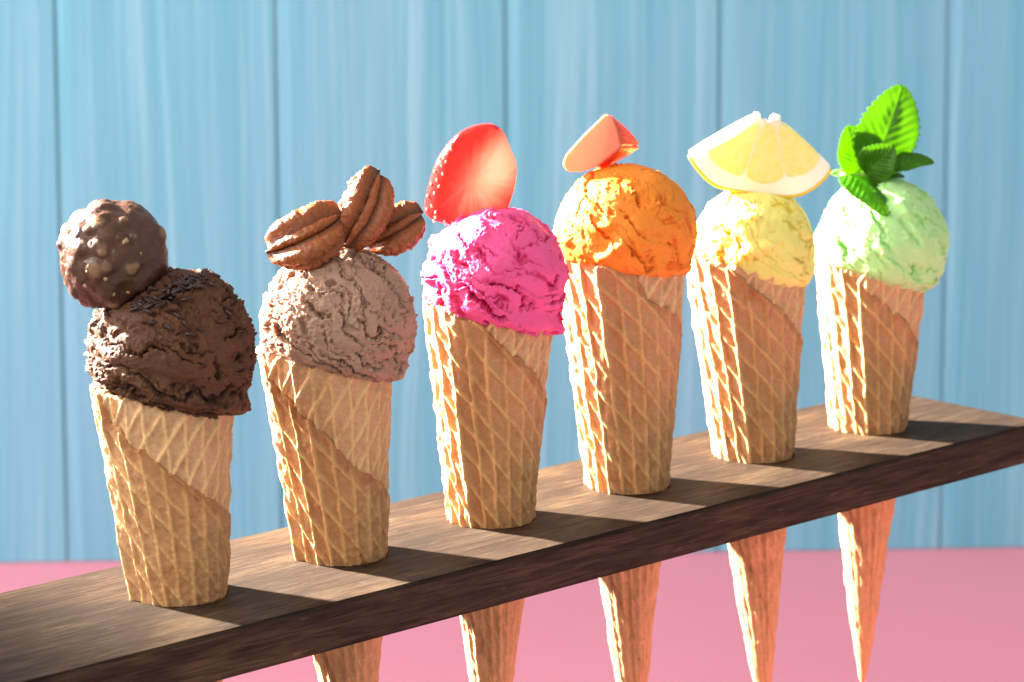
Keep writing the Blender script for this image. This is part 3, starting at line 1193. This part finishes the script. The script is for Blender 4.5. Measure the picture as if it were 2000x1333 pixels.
# ------------------------------------------------------------------ lemon wedge
M_RIND = mat_simple('lemon_rind', (.84, .58, .03), .4, .25, .002, (1, .7, .2), 900, .15, .0006)
M_PITH = NT('lemon_pith')
_v = M_PITH.coord()
_pc = M_PITH.mix(M_PITH.noise(_v, 300, 4, .6), (.88, .84, .74), (.93, .90, .82))
M_PITH.set(Base_Color=_pc, Roughness=.6, Subsurface_Weight=.4, Subsurface_Scale=.003, Subsurface_Radius=(1, .9, .6))
translucent(M_PITH, _pc, .25)
M_PITH.l(M_PITH.bump(M_PITH.noise(_v, 900, 3), .3, .0004), M_PITH.b.inputs['Normal'])
M_LEM = NT('lemon_flesh')
_v = M_LEM.coord((1, .3, 1))
_vo = M_LEM.n('ShaderNodeTexVoronoi')
_vo.inputs['Scale'].default_value = 420
M_LEM.l(_v, _vo.inputs['Vector'])
_lc = M_LEM.mix(M_LEM.noise(_v, 200, 4, .6), (.90, .87, .30), (.94, .92, .48))
_lc = M_LEM.mix(M_LEM.ramp(_vo.outputs['Distance'], [(.25, (0,) * 3), (.7, (.5,) * 3)]), _lc, (.96, .95, .66))
M_LEM.set(Base_Color=_lc, Roughness=.15, Subsurface_Weight=.4, Subsurface_Scale=.003, Subsurface_Radius=(1, .8, .2))
M_LEM.l(M_LEM.bump(_vo.outputs['Distance'], .35, .0006), M_LEM.b.inputs['Normal'])
translucent(M_LEM, _lc, .55)
y5 = centres[4].y
ly = y5 - .006
lo_ = at_y(1490, 372, ly)
lemon = empty('lemon_wedge', lo_)
lemon.rotation_euler = (0, 0, math.radians(1))
tag(lemon, 'lemon wedge with white pith lying across the yellow scoop', 'lemon')


def prism(name, outline_px, y0, y1, mat, n=60, shrink_front=0.0, bev=.0004, smooth_outline=True):
    P = to_local(resample(outline_px, n) if smooth_outline else outline_px, ly, lo_)
    bm = bmesh.new()
    c_ = P.mean(0)
    f = [bm.verts.new(((x - (x - c_[0]) * shrink_front) * MM, y0 * MM, (z - (z - c_[1]) * shrink_front) * MM)) for x, z in P]
    b = [bm.verts.new((x * MM, y1 * MM, z * MM)) for x, z in P]
    m = len(P)
    fe = []
    ff = bm.faces.new(f)
    bm.faces.new(b[::-1])
    for i in range(m):
        bm.faces.new((f[i], f[(i + 1) % m], b[(i + 1) % m], b[i]))
    if bev:
        bmesh.ops.bevel(bm, geom=list(ff.edges), offset=bev, segments=2, affect='EDGES')
    return bm_obj(name, bm, mat, lemon)


arc = [(1350, 306), (1365, 329), (1395, 358), (1438, 370), (1505, 379), (1551, 381), (1584, 368), (1610, 346), (1622, 328)]
pith_px = [(1478, 226), (1420, 255), (1352, 296)] + arc + [(1618, 320), (1573, 277), (1531, 245), (1514, 233), (1506, 240), (1496, 241), (1488, 236)]
D = 6.5
prism('pith', resample(pith_px, 90), 0, D, M_PITH.m, smooth_outline=False)
# rind along the arc
A = to_local(resample(arc, 90, False), ly, lo_)
bm = bmesh.new()
rows_ = []
for i in range(len(A)):
    p = A[i]
    tg = A[min(i + 1, len(A) - 1)] - A[max(i - 1, 0)]
    tg /= np.linalg.norm(tg)
    nn = np.array([tg[1], -tg[0]])
    th_ = 1.1
    a = p + nn * .05
    b = p + nn * th_
    rows_.append([bm.verts.new((q[0] * MM, yy * MM, q[1] * MM)) for q, yy in ((a, -.05), (p + nn * .75, -.02), (b, .35), (b, D - .2), (p + nn * .7, D + .08), (a, D + .05))])
for r0, r1 in zip(rows_[:-1], rows_[1:]):
    for k in range(6):
        bm.faces.new((r0[k], r1[k], r1[(k + 1) % 6], r0[(k + 1) % 6]))
bm.faces.new(rows_[0])
bm.faces.new(rows_[-1][::-1])
bm_obj('rind', bm, M_RIND, lemon, smooth=True)
z2 = lambda L: [(1492 + (1330 + x / 3.703 - 1492) * 1.12, 262 + (210 + y / 3.703 - 262) * 1.07) for x, y in L]
for seg in ([(545, 118), (400, 220), (235, 318), (290, 400), (380, 455), (458, 475), (515, 330), (572, 140)],
            [(588, 140), (545, 290), (482, 470), (530, 512), (590, 530), (660, 522), (726, 485), (718, 380), (695, 260), (668, 130)],
            [(690, 135), (712, 270), (742, 470), (800, 480), (865, 465), (930, 418), (962, 345), (905, 275), (820, 195), (745, 135)]):
    prism('flesh_segment', z2(seg), -.22, D + .2, M_LEM.m, n=50, shrink_front=.015, bev=.0003)
# little torn bits of membrane at the core
for (x, y, s_) in ((1478, 229, 1.5), (1515, 235, 1.9), (1495, 240, 1.1)):
    p = to_local([(x, y)], ly, lo_)[0]
    nb, nf = cube_sphere(6)
    V = nb * (1 + .3 * noise(nb * 2 + x))[:, None] * s_ * MM
    o = mesh_np('membrane', V, nf, M_PITH.m, lemon)
    o.location = (p[0] * MM, 2.2 * MM, p[1] * MM)

# ------------------------------------------------------------------ mint sprig
def mat_leaf(name, lo, hi, tcol):
    t = NT(name)
    c = t.mix(t.attr('vein'), t.mix(t.noise(t.coord(), 300, 3), lo, hi), tuple(min(1, x * 1.5 + .03) for x in hi))
    t.set(Base_Color=c, Roughness=.38, Specular_IOR_Level=.45)
    translucent(t, c, .58, tcol)
    t.l(t.bump(t.noise(t.coord(), 1400, 3), .3, .0003), t.b.inputs['Normal'])
    return t.m


M_LEAF = mat_leaf('mint_leaf', (.035, .155, .006), (.075, .25, .010), (.24, .43, .008))
M_STEM = mat_simple('mint_stem', (.30, .50, .08), .4, .2, .001)
y6 = centres[5].y
mo = at_y(1690, 352, y6 - .004)
mint = empty('mint_sprig', mo)
tag(mint, 'bright green mint sprig with serrated leaves on the pale green scoop', 'mint')


def leaf(base, tip, y_b, y_t, width, face, cup=.12, arch=.10, seed=0.0, roll=0.0):
    """base/tip photo pixels with their depths, width in mm, face: direction the leaf's upper side looks"""
    a = at_y(*base, y6 + y_b * MM) - mo
    b = at_y(*tip, y6 + y_t * MM) - mo
    ax = b - a
    L = ax.length
    ex = ax.normalized()
    ez = Vector(face)
    ez = (ez - ex * ez.dot(ex)).normalized()
    ey = ez.cross(ex)
    nu, nv = 64, 41
    u = np.linspace(0, 1, nu)[:, None]
    v = np.linspace(-1, 1, nv)[None, :]
    wprof = np.sin(np.pi * np.clip(u, 0, 1) ** .80) ** .58 * (1 - .10 * u)
    ser = u * 13
    tooth = (1 - (ser - np.floor(ser))) * .15 + .02
    wv = wprof * (1 + tooth * np.sign(np.abs(v)) * np.abs(v) ** 8 * (u > .06) * (u < .97))
    uu = u + .018 * np.abs(v) ** 2
    # side veins run forward from the midrib
    s = (u - .30 * np.abs(v) * wprof) * 9
    vein = np.exp(-((s - np.floor(s) - .5) / .13) ** 2) * (np.abs(v) > .03) * (u < .95)
    mid = np.exp(-(v / .05) ** 2) * np.ones_like(u)
    quilt = -np.cos((s - .5) * 2 * np.pi) * .5
    h = cup * np.abs(v) ** 1.5 * wprof * width * .5 + arch * L / MM * (1 - (2 * u - 1) ** 2) - .45 * mid + .75 * quilt * (1 - np.abs(v) ** 4) * np.minimum(1, np.abs(v) * 5) * wprof
    nz = noise(np.stack([np.broadcast_to(u * 3, h.shape).ravel(), np.broadcast_to(v * 1.5, h.shape).ravel(), np.full(h.size, seed)], -1)).reshape(h.shape)
    h = h + 1.6 * nz * wprof
    X = uu * L / MM
    Y = v * wv * width / 2 + 0 * u
    M = np.array([list(ex), list(ey), list(ez)])
    V = np.stack([X * np.ones_like(Y), Y, h], -1).reshape(-1, 3) @ M * MM + np.array(a)
    o = mesh_np('leaf', V, grid_faces(nu, nv), M_LEAF, mint, attrs=dict(vein=np.clip(.6 * np.maximum(mid, vein * .6), 0, 1).ravel()))
    md = o.modifiers.new('thickness', 'SOLIDIFY')
    md.thickness = .00028
    md.offset = 0
    return o


leaf((1700, 336), (1762, 169), 2, 5, 24.0, imgdir(.35, -.1, -1), cup=.10, arch=.06, seed=1.0)
leaf((1672, 342), (1656, 247), 0, 0, 19.0, imgdir(.65, -.2, -1), cup=.25, arch=.03, seed=2.0)
leaf((1712, 332), (1823, 318), 0, -3, 12.5, imgdir(0, -1.0, -.75), cup=.05, arch=.10, seed=3.0)
leaf((1655, 340), (1730, 421), -2, -22, 17.5, imgdir(.4, -.75, -.75), cup=-.08, arch=.10, seed=4.0)
leaf((1690, 340), (1745, 285), -3, -8, 14.0, imgdir(.1, -.1, -1), cup=.25, arch=.10, seed=5.0)
leaf((1668, 344), (1622, 339), 0, 4, 5.5, imgdir(0, -.8, -.7), cup=.05, arch=.08, seed=6.0)
leaf((1680, 344), (1765, 345), 2, 6, 11, imgdir(0, -1, -.5), cup=.05, arch=.12, seed=7.0)
# stem
cu = [(1640, 342, 0), (1665, 344, -1), (1690, 343, -1), (1712, 338, 2), (1705, 352, 3)]
bm = bmesh.new()
rings = []
for i, (x, y, dy) in enumerate(cu):
    p = at_y(x, y, y6 + dy * MM) - mo
    rings.append([bm.verts.new(p + Vector((0, math.cos(a), math.sin(a))) * .0010) for a in t8])
for r0, r1 in zip(rings[:-1], rings[1:]):
    for k in range(8):
        bm.faces.new((r0[k], r1[k], r1[(k + 1) % 8], r0[(k + 1) % 8]))
bm.faces.new(rings[0])
bm.faces.new(rings[-1][::-1])
bm_obj('stem', bm, M_STEM, mint, smooth=True)
